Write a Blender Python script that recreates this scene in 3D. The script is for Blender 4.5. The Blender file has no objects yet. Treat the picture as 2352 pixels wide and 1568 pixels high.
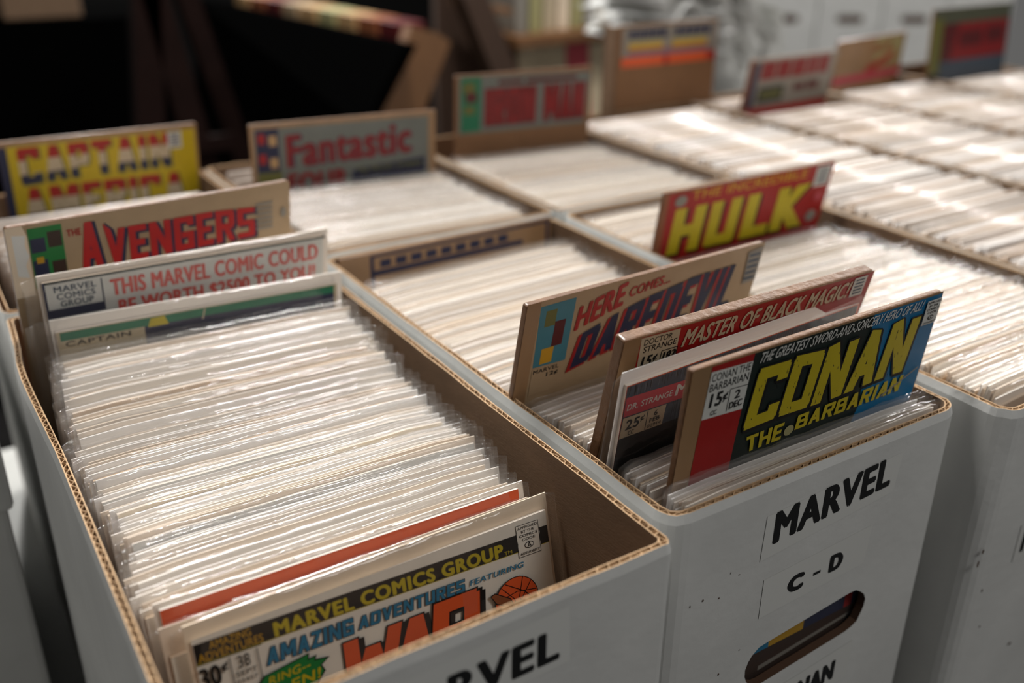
import bpy, bmesh, math, random
from mathutils import Vector, Matrix
from mathutils.geometry import tessellate_polygon

random.seed(11)
ZR = 1.04                                   # height of the box rims above the floor
SC = bpy.context.scene
COL = SC.collection

# ------------------------------------------------------------------ camera, light, exposure
def make_camera():
    f, cx, cy, cz, yaw, pitch, roll = 2240.49, -.2399, -.2477, .2439, .5703, .4318, .0092
    fw = Vector((math.sin(yaw)*math.cos(pitch), math.cos(yaw)*math.cos(pitch), -math.sin(pitch)))
    r = Vector((math.cos(yaw), -math.sin(yaw), 0)); u = r.cross(fw)
    r2 = r*math.cos(roll) + u*math.sin(roll); u2 = u*math.cos(roll) - r*math.sin(roll)
    cd = bpy.data.cameras.new('camera'); cam = bpy.data.objects.new('camera', cd); COL.objects.link(cam)
    m = Matrix(((r2.x, u2.x, -fw.x, cx), (r2.y, u2.y, -fw.y, cy), (r2.z, u2.z, -fw.z, cz + ZR), (0, 0, 0, 1)))
    cam.matrix_world = m
    cd.sensor_width = 36; cd.lens = f*36/2352; cd.clip_start = .01; cd.clip_end = 60
    cd.dof.use_dof = True; cd.dof.focus_distance = .472; cd.dof.aperture_fstop = 4.2
    SC.camera = cam
make_camera()

SC.view_settings.view_transform = 'Standard'; SC.view_settings.look = 'None'
SC.view_settings.gamma = 1; SC.view_settings.use_curve_mapping = False
SC.view_settings.exposure = 0.0
SC.cycles.transparent_max_bounces = 28
SC.cycles.max_bounces = 8
SC.cycles.sample_clamp_indirect = 4

W = bpy.data.worlds.new('world'); SC.world = W; W.use_nodes = True
W.node_tree.nodes['Background'].inputs[0].default_value = (1, .98, .95, 1)
W.node_tree.nodes['Background'].inputs[1].default_value = .12

def lamp(name, loc, target, size, power, col):
    l = bpy.data.lights.new(name, 'AREA'); l.shape = 'DISK'; l.size = size; l.energy = power; l.color = col
    o = bpy.data.objects.new(name, l); COL.objects.link(o)
    o.location = (loc[0], loc[1], loc[2] + ZR)
    d = Vector(target) - Vector(loc); o.rotation_euler = d.to_track_quat('-Z', 'Y').to_euler()
lamp('ceiling_or_fill_lamp', (.36, 3.45, 1.55), (-.1, .25, 0), .36, 115, (1, .985, .955))     # far lamps, mirrored in the plastic
lamp('ceiling_or_fill_lamp', (4.10, 2.70, 1.55), (.5, .4, 0), .38, 110, (1, .985, .955))
lamp('ceiling_or_fill_lamp', (.45, .95, 1.85), (.3, .3, 0), .40, 50, (1, .98, .95))          # overhead
lamp('ceiling_or_fill_lamp', (2.90, .75, 1.75), (1.6, 1.2, 0), .50, 34, (1, .98, .95))  # unseen fill, added to brighten the far storage boxes
lamp('ceiling_or_fill_lamp', (-.80, .45, 1.60), (.1, .1, 0), .20, 10, (1, .98, .95))
lamp('ceiling_or_fill_lamp', (.55, -1.05, 1.35), (.1, .0, 0), .60, 9, (1, .985, .96))  # unseen soft fill, added behind the camera to lift the fronts

# ------------------------------------------------------------------ materials
def lin(c):
    return tuple(((x/255)/12.92 if x/255 <= .04045 else ((x/255+.055)/1.055)**2.4) for x in c) + (1,)

MATS = {}
def mat(name, rgb, rough=.6, coat=0, noise=0, nscale=30, rand=None, spec=.5, bump=0, bscale=200, stretch=None):
    if name in MATS: return MATS[name]
    m = bpy.data.materials.new(name); m.use_nodes = True; nt = m.node_tree; b = nt.nodes['Principled BSDF']
    b.inputs['Roughness'].default_value = rough; b.inputs['Specular IOR Level'].default_value = spec
    b.inputs['Coat Weight'].default_value = coat; b.inputs['Coat Roughness'].default_value = .08
    base = lin(rgb); b.inputs['Base Color'].default_value = base
    src = None
    if rand:
        oi = nt.nodes.new('ShaderNodeObjectInfo'); rp = nt.nodes.new('ShaderNodeValToRGB')
        rp.color_ramp.interpolation = 'CONSTANT'
        els = rp.color_ramp.elements
        for i, c in enumerate(rand):
            e = els[i] if i < 2 else els.new(i/len(rand))
            e.position = i/len(rand); e.color = lin(c)
        nt.links.new(oi.outputs['Random'], rp.inputs[0]); src = rp.outputs[0]
        nt.links.new(src, b.inputs['Base Color'])
    if noise or bump:
        tc = nt.nodes.new('ShaderNodeTexCoord'); mp = nt.nodes.new('ShaderNodeMapping')
        nt.links.new(tc.outputs['Object'], mp.inputs[0])
        if stretch: mp.inputs['Scale'].default_value = stretch
    if noise:
        n = nt.nodes.new('ShaderNodeTexNoise'); n.inputs['Scale'].default_value = nscale; n.inputs['Detail'].default_value = 6
        nt.links.new(mp.outputs[0], n.inputs['Vector'])
        mr = nt.nodes.new('ShaderNodeMapRange'); mr.inputs[1].default_value = .3; mr.inputs[2].default_value = .7
        mr.inputs[3].default_value = 1-noise; mr.inputs[4].default_value = 1+noise*.4
        nt.links.new(n.outputs[0], mr.inputs[0])
        mx = nt.nodes.new('ShaderNodeMix'); mx.data_type = 'RGBA'; mx.blend_type = 'MULTIPLY'; mx.inputs[0].default_value = 1
        if src: nt.links.new(src, mx.inputs[6])
        else: mx.inputs[6].default_value = base
        nt.links.new(mr.outputs[0], mx.inputs[7]); nt.links.new(mx.outputs[2], b.inputs['Base Color'])
    if bump:
        n2 = nt.nodes.new('ShaderNodeTexNoise'); n2.inputs['Scale'].default_value = bscale; n2.inputs['Detail'].default_value = 4
        nt.links.new(mp.outputs[0], n2.inputs['Vector'])
        bp = nt.nodes.new('ShaderNodeBump'); bp.inputs['Strength'].default_value = bump; bp.inputs['Distance'].default_value = .002
        nt.links.new(n2.outputs[0], bp.inputs['Height']); nt.links.new(bp.outputs[0], b.inputs['Normal'])
    MATS[name] = m
    return m

def plastic(name, tint=(1, 1, 1), milk=.05, refl=.07, rough=.10, wr=.35, wscale=55):
    m = bpy.data.materials.new(name); m.use_nodes = True; nt = m.node_tree; nt.nodes.clear()
    out = nt.nodes.new('ShaderNodeOutputMaterial')
    tr = nt.nodes.new('ShaderNodeBsdfTransparent'); tr.inputs[0].default_value = (*tint, 1)
    gl = nt.nodes.new('ShaderNodeBsdfGlossy'); gl.inputs['Roughness'].default_value = rough
    g2 = nt.nodes.new('ShaderNodeBsdfGlossy'); g2.inputs['Roughness'].default_value = .30
    mg = nt.nodes.new('ShaderNodeMixShader'); mg.inputs[0].default_value = .10
    nt.links.new(gl.outputs[0], mg.inputs[1]); nt.links.new(g2.outputs[0], mg.inputs[2])
    df = nt.nodes.new('ShaderNodeBsdfDiffuse'); df.inputs[0].default_value = (.8, .8, .78, 1)
    lw = nt.nodes.new('ShaderNodeLayerWeight'); lw.inputs[0].default_value = .22
    ma = nt.nodes.new('ShaderNodeMath'); ma.operation = 'MULTIPLY_ADD'; ma.inputs[1].default_value = .22; ma.inputs[2].default_value = refl
    ma.use_clamp = True
    m1 = nt.nodes.new('ShaderNodeMixShader'); m1.inputs[0].default_value = milk
    m2 = nt.nodes.new('ShaderNodeMixShader')
    tc = nt.nodes.new('ShaderNodeTexCoord'); n = nt.nodes.new('ShaderNodeTexNoise'); n.inputs['Scale'].default_value = wscale; n.inputs['Detail'].default_value = 3
    oi = nt.nodes.new('ShaderNodeObjectInfo'); ad = nt.nodes.new('ShaderNodeVectorMath'); ad.operation = 'ADD'
    nt.links.new(tc.outputs['Object'], ad.inputs[0]); nt.links.new(oi.outputs['Location'], ad.inputs[1])
    nt.links.new(ad.outputs[0], n.inputs['Vector'])
    b = nt.nodes.new('ShaderNodeBump'); b.inputs['Strength'].default_value = wr; b.inputs['Distance'].default_value = .004
    nt.links.new(n.outputs[0], b.inputs['Height']); nt.links.new(b.outputs[0], gl.inputs['Normal']); nt.links.new(b.outputs[0], g2.inputs['Normal'])
    nt.links.new(lw.outputs['Facing'], ma.inputs[0]); nt.links.new(ma.outputs[0], m2.inputs[0])
    nt.links.new(tr.outputs[0], m1.inputs[1]); nt.links.new(df.outputs[0], m1.inputs[2])
    nt.links.new(m1.outputs[0], m2.inputs[1]); nt.links.new(mg.outputs[0], m2.inputs[2])
    nt.links.new(m2.outputs[0], out.inputs[0])
    MATS[name] = m
    return m

PAPERS = [(224, 211, 196), (218, 200, 180), (230, 222, 212), (206, 182, 154), (222, 206, 189), (200, 172, 142), (227, 216, 204), (214, 195, 174)]
mat('box_white', (202, 202, 199), .55, noise=.10, nscale=14, bump=.15, bscale=120)
mat('kraft', (112, 88, 66), .8, noise=.12, nscale=40, bump=.2, bscale=300, stretch=(1, 1, 4))
mat('kraft_edge', (180, 148, 112), .85, noise=.25, nscale=260)
mat('kraft_dark', (70, 46, 28), .9)
mat('paper', (224, 210, 188), .75, rand=PAPERS)
mat('cover', (150, 120, 100), .35, rand=[(215, 196, 165), (206, 190, 172), (225, 215, 202), (196, 166, 132), (210, 205, 196), (198, 196, 190), (222, 206, 180)])
mat('board', (235, 232, 226), .6, rand=[(236, 231, 226), (230, 220, 208), (240, 236, 232), (220, 203, 184), (234, 226, 216)])
mat('board_aged', (222, 203, 178), .7, noise=.12, nscale=25)
plastic('bag', milk=.02, refl=.03, rough=.05, wr=.38)
plastic('bag_soft', tint=(.93, .96, .93), milk=.85, refl=.08, rough=.2, wr=1, wscale=22)
mat('chipboard', (108, 74, 45), .6, coat=.15, noise=.28, nscale=60, bump=.5, bscale=220)
mat('chip_face', (142, 110, 76), .5, coat=.2, noise=.2, nscale=45, stretch=(1, 1, .2))
mat('kraft_board', (120, 86, 56), .75, noise=.06, nscale=60)
INK = dict(black=(18, 17, 18), white=(222, 216, 204), cream=(184, 158, 124), yellow=(206, 186, 30), red=(172, 28, 26), red2=(196, 26, 28),
           orange=(208, 84, 40), cyan=(22, 128, 170), blue=(24, 118, 168), navy=(36, 42, 74), dkgreen=(26, 38, 34), green=(30, 132, 62),
           grey=(150, 144, 134), pink=(205, 80, 92), teal=(66, 132, 150), ltgrey=(196, 196, 190), slate=(70, 84, 100), brown=(150, 86, 52),
           ivory=(206, 188, 158), ffgrey=(118, 122, 116), cyellow=(206, 180, 22), grn=(24, 120, 84), printred=(222, 84, 74), steel=(110, 124, 140),
           tan=(200, 160, 110), olive=(110, 110, 50), khaki=(176, 170, 120), violet=(150, 100, 120), umber=(58, 38, 28), dkred=(140, 24, 28), moss=(84, 88, 70), gold=(210, 160, 30), maroon=(92, 20, 24))
for k, v in INK.items(): mat('ink_'+k, v if k in ('black', 'white', 'ltgrey', 'print', 'orange') else tuple(c*.87 for c in v), .5, coat=.1, spec=.3, noise=.06, nscale=90)
mat('label_white', (208, 208, 204), .35, coat=.3)
mat('ink_print', (16, 17, 18), .5)
mat('black_cloth', (4, 4, 4), 1, spec=0)
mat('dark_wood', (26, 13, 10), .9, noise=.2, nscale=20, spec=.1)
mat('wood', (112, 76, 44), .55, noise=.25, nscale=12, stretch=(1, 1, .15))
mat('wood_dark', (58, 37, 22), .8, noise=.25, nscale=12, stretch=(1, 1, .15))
mat('table_top', (150, 150, 146), .6, noise=.1, nscale=8)
mat('metal_leg', (120, 122, 125), .35)
mat('floor', (16, 14, 13), .7, noise=.2, nscale=3)
mat('wall', (12, 11, 11), .9, noise=.08, nscale=2)

# ------------------------------------------------------------------ mesh helpers
class MB:
    def __init__(self): self.v = []; self.f = []; self.mi = []; self.mats = []; self.smooth = []
    def m(self, name):
        if name not in self.mats: self.mats.append(name)
        return self.mats.index(name)
    def add(self, verts, faces, mname, smooth=False):
        o = len(self.v); k = self.m(mname)
        self.v += [tuple(p) for p in verts]
        for f in faces: self.f.append(tuple(i+o for i in f)); self.mi.append(k); self.smooth.append(smooth)
    def box(self, x0, x1, y0, y1, z0, z1, mname):
        vs = [(x0, y0, z0), (x1, y0, z0), (x1, y1, z0), (x0, y1, z0), (x0, y0, z1), (x1, y0, z1), (x1, y1, z1), (x0, y1, z1)]
        self.add(vs, [(3, 2, 1, 0), (4, 5, 6, 7), (0, 1, 5, 4), (1, 2, 6, 5), (2, 3, 7, 6), (3, 0, 4, 7)], mname)
    def hexa(self, b, t, mname):      # four bottom points, four top points
        self.add(list(b)+list(t), [(3, 2, 1, 0), (4, 5, 6, 7), (0, 1, 5, 4), (1, 2, 6, 5), (2, 3, 7, 6), (3, 0, 4, 7)], mname)
    def mesh(self, name):
        me = bpy.data.meshes.new(name); me.from_pydata(self.v, [], self.f)
        for n in self.mats: me.materials.append(MATS[n])
        me.polygons.foreach_set('material_index', self.mi); me.polygons.foreach_set('use_smooth', self.smooth)
        me.update(); return me

def obj(name, data, parent=None, loc=None, rot=None):
    if isinstance(data, MB): data = data.mesh(name)
    o = bpy.data.objects.new(name, data); COL.objects.link(o)
    if parent: o.parent = parent
    if loc is not None: o.location = loc
    if rot is not None: o.rotation_euler = rot
    return o

def tag(o, label, cat, group=None, kind=None):
    o['label'] = label; o['category'] = cat
    if group: o['group'] = group
    if kind: o['kind'] = kind
    return o

def empty(name, loc, label, cat, group=None, rot=None):
    o = obj(name, None, None, loc, rot); o.empty_display_size = .02
    return tag(o, label, cat, group)

def bevel_box(name_mat, x0, x1, y0, y1, z0, z1, r, seg=2):
    bm = bmesh.new(); bmesh.ops.create_cube(bm, size=1)
    for v in bm.verts: v.co = Vector((x0+(v.co.x+.5)*(x1-x0), y0+(v.co.y+.5)*(y1-y0), z0+(v.co.z+.5)*(z1-z0)))
    bmesh.ops.bevel(bm, geom=list(bm.edges), offset=r, segments=seg, affect='EDGES', profile=.5)
    mb = MB(); bm.verts.index_update()
    mb.add([v.co[:] for v in bm.verts], [[v.index for v in f.verts] for f in bm.faces], name_mat)
    bm.free(); return mb

# ------------------------------------------------------------------ lettering and flat print
_txt = {}
def font_mesh(text, bold):
    key = (text, bold)
    if key in _txt: return _txt[key]
    c = bpy.data.curves.new('t', 'FONT'); c.body = text; c.size = 1;  c.resolution_u = 4
    c.space_character = 1+bold*2.2; c.align_x = 'LEFT'
    o = bpy.data.objects.new('t', c); COL.objects.link(o)
    dg = bpy.context.evaluated_depsgraph_get(); dg.update()
    me = o.evaluated_get(dg).to_mesh()
    vs = [(v.co.x, v.co.y) for v in me.vertices]; fs = [tuple(p.vertices) for p in me.polygons]
    o.evaluated_get(dg).to_mesh_clear(); bpy.data.objects.remove(o); bpy.data.curves.remove(c)
    xs = [p[0] for p in vs]; ys = [p[1] for p in vs]
    x0, x1, y0, y1 = min(xs), max(xs), min(ys), max(ys)
    vs = [((x-x0)/(x1-x0), (y-y0)/(y1-y0)) for x, y in vs]
    _txt[key] = (vs, fs); return _txt[key]

V = lambda a, b, c, d: ('V', a, b, c, d)
H = lambda a, b, y: ('H', a, b, y)
GL = {'A': (1, [V(0, 0, .5, 1), V(1, 0, .5, 1), H(.2, .8, .28)]), 'B': (1, [V(0, 0, 0, 1), H(0, .85, 1), H(0, .9, .52), H(0, .85, 0), V(.9, .55, .9, .95), V(1, .05, 1, .5)]),
      'C': (1, [V(0, .06, 0, .94), H(.05, .95, 1), H(.05, .95, 0), V(1, .7, 1, .95), V(1, .05, 1, .3)]), 'D': (1, [V(0, 0, 0, 1), H(0, .85, 1), H(0, .85, 0), V(1, .1, 1, .9)]),
      'E': (.85, [V(0, 0, 0, 1), H(0, 1, 1), H(0, .8, .5), H(0, 1, 0)]), 'F': (.85, [V(0, 0, 0, 1), H(0, 1, 1), H(0, .8, .5)]),
      'G': (1, [V(0, .06, 0, .94), H(.05, .95, 1), H(.05, .95, 0), V(1, .72, 1, .95), V(1, 0, 1, .45), H(.55, 1, .45)]),
      'H': (1, [V(0, 0, 0, 1), V(1, 0, 1, 1), H(0, 1, .5)]), 'I': (.34, [V(.5, 0, .5, 1)]), 'K': (1, [V(0, 0, 0, 1), ('P', [(.0, .36), (.62, 1), (1.12, 1), (.42, .36)]), ('P', [(.2, .52), (.5, .62), (1.16, 0), (.66, 0)])]),
      'L': (.85, [V(0, 0, 0, 1), H(0, 1, 0)]), 'M': (1.3, [V(0, 0, 0, 1), V(1, 0, 1, 1), V(.5, .2, .08, 1), V(.5, .2, .92, 1)]), 'N': (1.05, [V(0, 0, 0, 1), V(1, 0, 1, 1), V(.02, 1, .98, 0)]),
      'O': (1, [V(0, .06, 0, .94), V(1, .06, 1, .94), H(.05, .95, 1), H(.05, .95, 0)]), 'P': (.95, [V(0, 0, 0, 1), H(0, .9, 1), H(0, .9, .42), V(1, .45, 1, .95)]),
      'R': (1, [V(0, 0, 0, 1), H(0, .9, 1), H(0, .9, .48), V(1, .5, 1, .95), V(.5, .5, 1, 0)]), 'S': (.95, [H(.05, 1, 1), H(.05, .95, .5), H(0, .95, 0), V(0, .5, 0, .96), V(1, .04, 1, .5)]),
      'T': (.95, [V(.5, 0, .5, 1), H(0, 1, 1)]), 'U': (1, [V(0, .06, 0, 1), V(1, .06, 1, 1), H(.05, .95, 0)]), 'V': (1, [V(0, 1, .5, 0), V(1, 1, .5, 0)]),
      'W': (1.4, [V(0, 1, .22, 0), V(.22, 0, .5, .8), V(.5, .8, .78, 0), V(.78, 0, 1, 1)]), 'Y': (1, [V(0, 1, .5, .45), V(1, 1, .5, .45), V(.5, 0, .5, .5)]), 'Z': (.9, [H(0, 1, 1), H(0, 1, 0), V(.1, .1, .9, .9)]), ' ': (.4, [])}

def block_polys(text, wt=.28, ht=.17, grow=0, gap=.14, aspect=.72):
    """polygons of chunky capitals in a unit square; wt / ht: stroke widths"""
    ws = [GL[c][0]*aspect for c in text]; tot = sum(ws)+gap*(len(text)-1); x = 0; out = []
    for c, w in zip(text, ws):
        t = wt*aspect; lo, hi = x+t/2, x+w-t/2
        if w < t*1.05: lo = hi = x+w/2
        X = lambda u: lo+(hi-lo)*u
        polys = []
        for s in GL[c][1]:
            if s[0] == 'V':
                a = t/2+grow; x0, x1 = X(s[1]), X(s[3]); y0, y1 = s[2], s[4]
                g = grow if y1 > y0 else -grow
                polys.append([(x0-a, y0-g), (x0+a, y0-g), (x1+a, y1+g), (x1-a, y1+g)])
            elif s[0] == 'P':
                cx = sum(p[0] for p in s[1])/len(s[1]); cy = sum(p[1] for p in s[1])/len(s[1])
                polys.append([(x+p[0]*w*.92+grow*(1 if p[0] > cx else -1), p[1]+grow*(1 if p[1] > cy else -1)) for p in s[1]])
            else:
                yc = ht/2+(1-ht)*s[3]; b = ht/2+grow
                polys.append([(X(s[1])-t/2-grow, yc-b), (X(s[2])+t/2+grow, yc-b), (X(s[2])+t/2+grow, yc+b), (X(s[1])-t/2-grow, yc+b)])
        out += [[(p[0]/tot, p[1]) for p in q] for q in polys]
        x += w+gap
    return out

def clip(poly, ya, yb):
    def cut(ps, k, y):
        r = []
        for i in range(len(ps)):
            a, b = ps[i], ps[(i+1) % len(ps)]; ia, ib = k*(a[1]-y) >= 0, k*(b[1]-y) >= 0
            if ia: r.append(a)
            if ia != ib:
                t = (y-a[1])/(b[1]-a[1]); r.append((a[0]+(b[0]-a[0])*t, y))
        return r
    p = cut(poly, 1, ya)
    return cut(p, -1, yb) if p else []

class Art:
    """flat print on a plane: x to the right in mm, y downward in mm, each layer a hair nearer the viewer"""
    def __init__(self, y0=0.0, rot=0.0, step=.00004): self.mb = MB(); self.y0 = y0; self.k = 0; self.rot = rot; self.step = step; self.hold = False; self.e = 0
    def P(self, x, y): return (x/1000, self.y0-self.step*self.k-self.e, -(y+self.rot*x)/1000)
    def poly(self, pts, ink, layer=None):
        if len(pts) < 3: return
        if not self.hold: self.k += 1
        self.raw(pts, ink)
    def raw(self, pts, ink):
        vs = [self.P(*p) for p in pts]
        ar = sum(vs[i][0]*vs[(i+1) % len(vs)][2]-vs[(i+1) % len(vs)][0]*vs[i][2] for i in range(len(vs)))
        if ar < 0: vs = vs[::-1]
        if len(pts) > 4:
            tri = tessellate_polygon([[Vector((p[0], p[2], 0)) for p in vs]])
            self.mb.add(vs, [tuple(t) for t in tri], ink)
        else: self.mb.add(vs, [tuple(range(len(vs)))], ink)
    def rect(self, x0, y0, x1, y1, ink): self.poly([(x0, y0), (x1, y0), (x1, y1), (x0, y1)], ink)
    def frame(self, x0, y0, x1, y1, t, ink):
        self.k += 1
        for a in ((x0, y0, x1, y0+t), (x0, y1-t, x1, y1), (x0, y0, x0+t, y1), (x1-t, y0, x1, y1)):
            self.raw([(a[0], a[1]), (a[2], a[1]), (a[2], a[3]), (a[0], a[3])], ink)
    def oval(self, cx, cy, rx, ry, ink, n=28):
        self.poly([(cx+rx*math.cos(2*math.pi*i/n), cy+ry*math.sin(2*math.pi*i/n)) for i in range(n)], ink)
    def line(self, pts, t, ink):
        if not self.hold: self.k += 1
        for a, b in zip(pts[:-1], pts[1:]):
            d = math.hypot(b[0]-a[0], b[1]-a[1]); nx, ny = -(b[1]-a[1])/d*t/2, (b[0]-a[0])/d*t/2
            self.raw([(a[0]+nx, a[1]+ny), (b[0]+nx, b[1]+ny), (b[0]-nx, b[1]-ny), (a[0]-nx, a[1]-ny)], ink)
    def text(self, s, x0, y0, x1, y1, ink, bold=.02, shear=0, slope=0):
        self.k += 1
        vs, fs = font_mesh(s, bold)
        w, h = x1-x0, y1-y0; b = min(bold*.9*h/.73, w*.1, h*.12)
        sh = [(0, 0)] if b <= 0 else [(-b, 0), (b, 0), (-b*.5, b*.6), (b*.5, -b*.6), (0, 0), (-b*.5, -b*.6), (b*.5, b*.6)]
        for i, (dx, dy) in enumerate(sh):
            self.e = i*.000005
            self.mb.add([self.P(x0+b+(w-2*b)*u+dx+shear*v*h, y1-b*.6-(h-1.2*b)*v+dy+slope*u) for u, v in vs], fs, ink)
        self.e = 0
    def block(self, s, fn, ink, bands=None, **kw):
        """fn maps (u, v) in the unit square to mm; bands: [(v0, v1, ink)]"""
        self.k += 1
        for i, p in enumerate(block_polys(s, **kw)):
            self.e = (i % 6)*.000006
            if bands:
                for a, b, i in bands:
                    q = clip(p, a, b)
                    if len(q) > 2: self.raw([fn(*t) for t in q], i)
            else: self.raw([fn(*t) for t in p], ink)
        self.e = 0

def lerp(a, b, t): return a+(b-a)*t
def quadmap(tl, tr, bl, br):
    def f(u, v):
        t = (lerp(tl[0], tr[0], u), lerp(tl[1], tr[1], u)); b = (lerp(bl[0], br[0], u), lerp(bl[1], br[1], u))
        return (lerp(b[0], t[0], v), lerp(b[1], t[1], v))
    return f
def curve(pts):
    def f(u):
        for (a, ya), (b, yb) in zip(pts[:-1], pts[1:]):
            if u <= b: return ya+(yb-ya)*(u-a)/(b-a)
        return pts[-1][1]
    return f

# ------------------------------------------------------------------ the setting
def structure(name, mb, **k):
    o = obj(name, mb); o['kind'] = 'structure'; return o
m = MB(); m.box(-4, 6, -1.6, 6, -.05, 0, 'floor'); structure('floor', m)
m = MB(); m.box(-4, 6, 6, 6.1, 0, 2.9, 'wall'); structure('wall_back', m)
m = MB(); m.box(-4.1, -4, -1.6, 6, 0, 2.9, 'wall'); structure('wall_left', m)

# ------------------------------------------------------------------ the long table that carries the boxes
ZT = ZR-.2905
t = empty('folding_table', (.55, .33, 0), 'grey folding table under the rows of comic boxes', 'table')
mb = bevel_box('table_top', -1.25, 1.25, -.37, .45, ZT-.03, ZT, .004); obj('tabletop', mb, t)
for sx in (-1.1, 1.1):
    for sy in (-.28, .36):
        mb = MB(); n = 10
        ring = [(sx+.014*math.cos(2*math.pi*i/n), sy+.014*math.sin(2*math.pi*i/n)) for i in range(n)]
        mb.add([(a, b, 0) for a, b in ring]+[(a, b, ZT-.03) for a, b in ring], [(i, (i+1) % n, n+(i+1) % n, n+i) for i in range(n)]+[tuple(range(n))[::-1]], 'metal_leg', True)
        obj('leg', mb, t)

# ------------------------------------------------------------------ corrugated boxes
def rounded(x0, x1, y0, y1, r, left=None, step=.022, plain_front=False, corner=5):
    """outline, counter-clockwise from the front left corner's end"""
    pts = []
    def side(a, b, plain=False):
        d = math.hypot(b[0]-a[0], b[1]-a[1]); k = 1 if plain else max(1, int(d/step))
        for i in range(k): pts.append((lerp(a[0], b[0], i/k), lerp(a[1], b[1], i/k)))
    def arc(cx, cy, a0):
        for i in range(corner): 
            a = a0+math.pi/2*i/corner; pts.append((cx+r*math.cos(a), cy+r*math.sin(a)))
    side((x0+r, y0), (x1-r, y0), plain_front); arc(x1-r, y0+r, -math.pi/2)
    side((x1, y0+r), (x1, y1-r)); arc(x1-r, y1-r, 0)
    side((x1-r, y1), (x0+r, y1)); arc(x0+r, y1-r, math.pi/2)
    side((x0, y1-r), (x0, y0+r)); arc(x0+r, y0+r, math.pi)
    return pts

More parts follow.
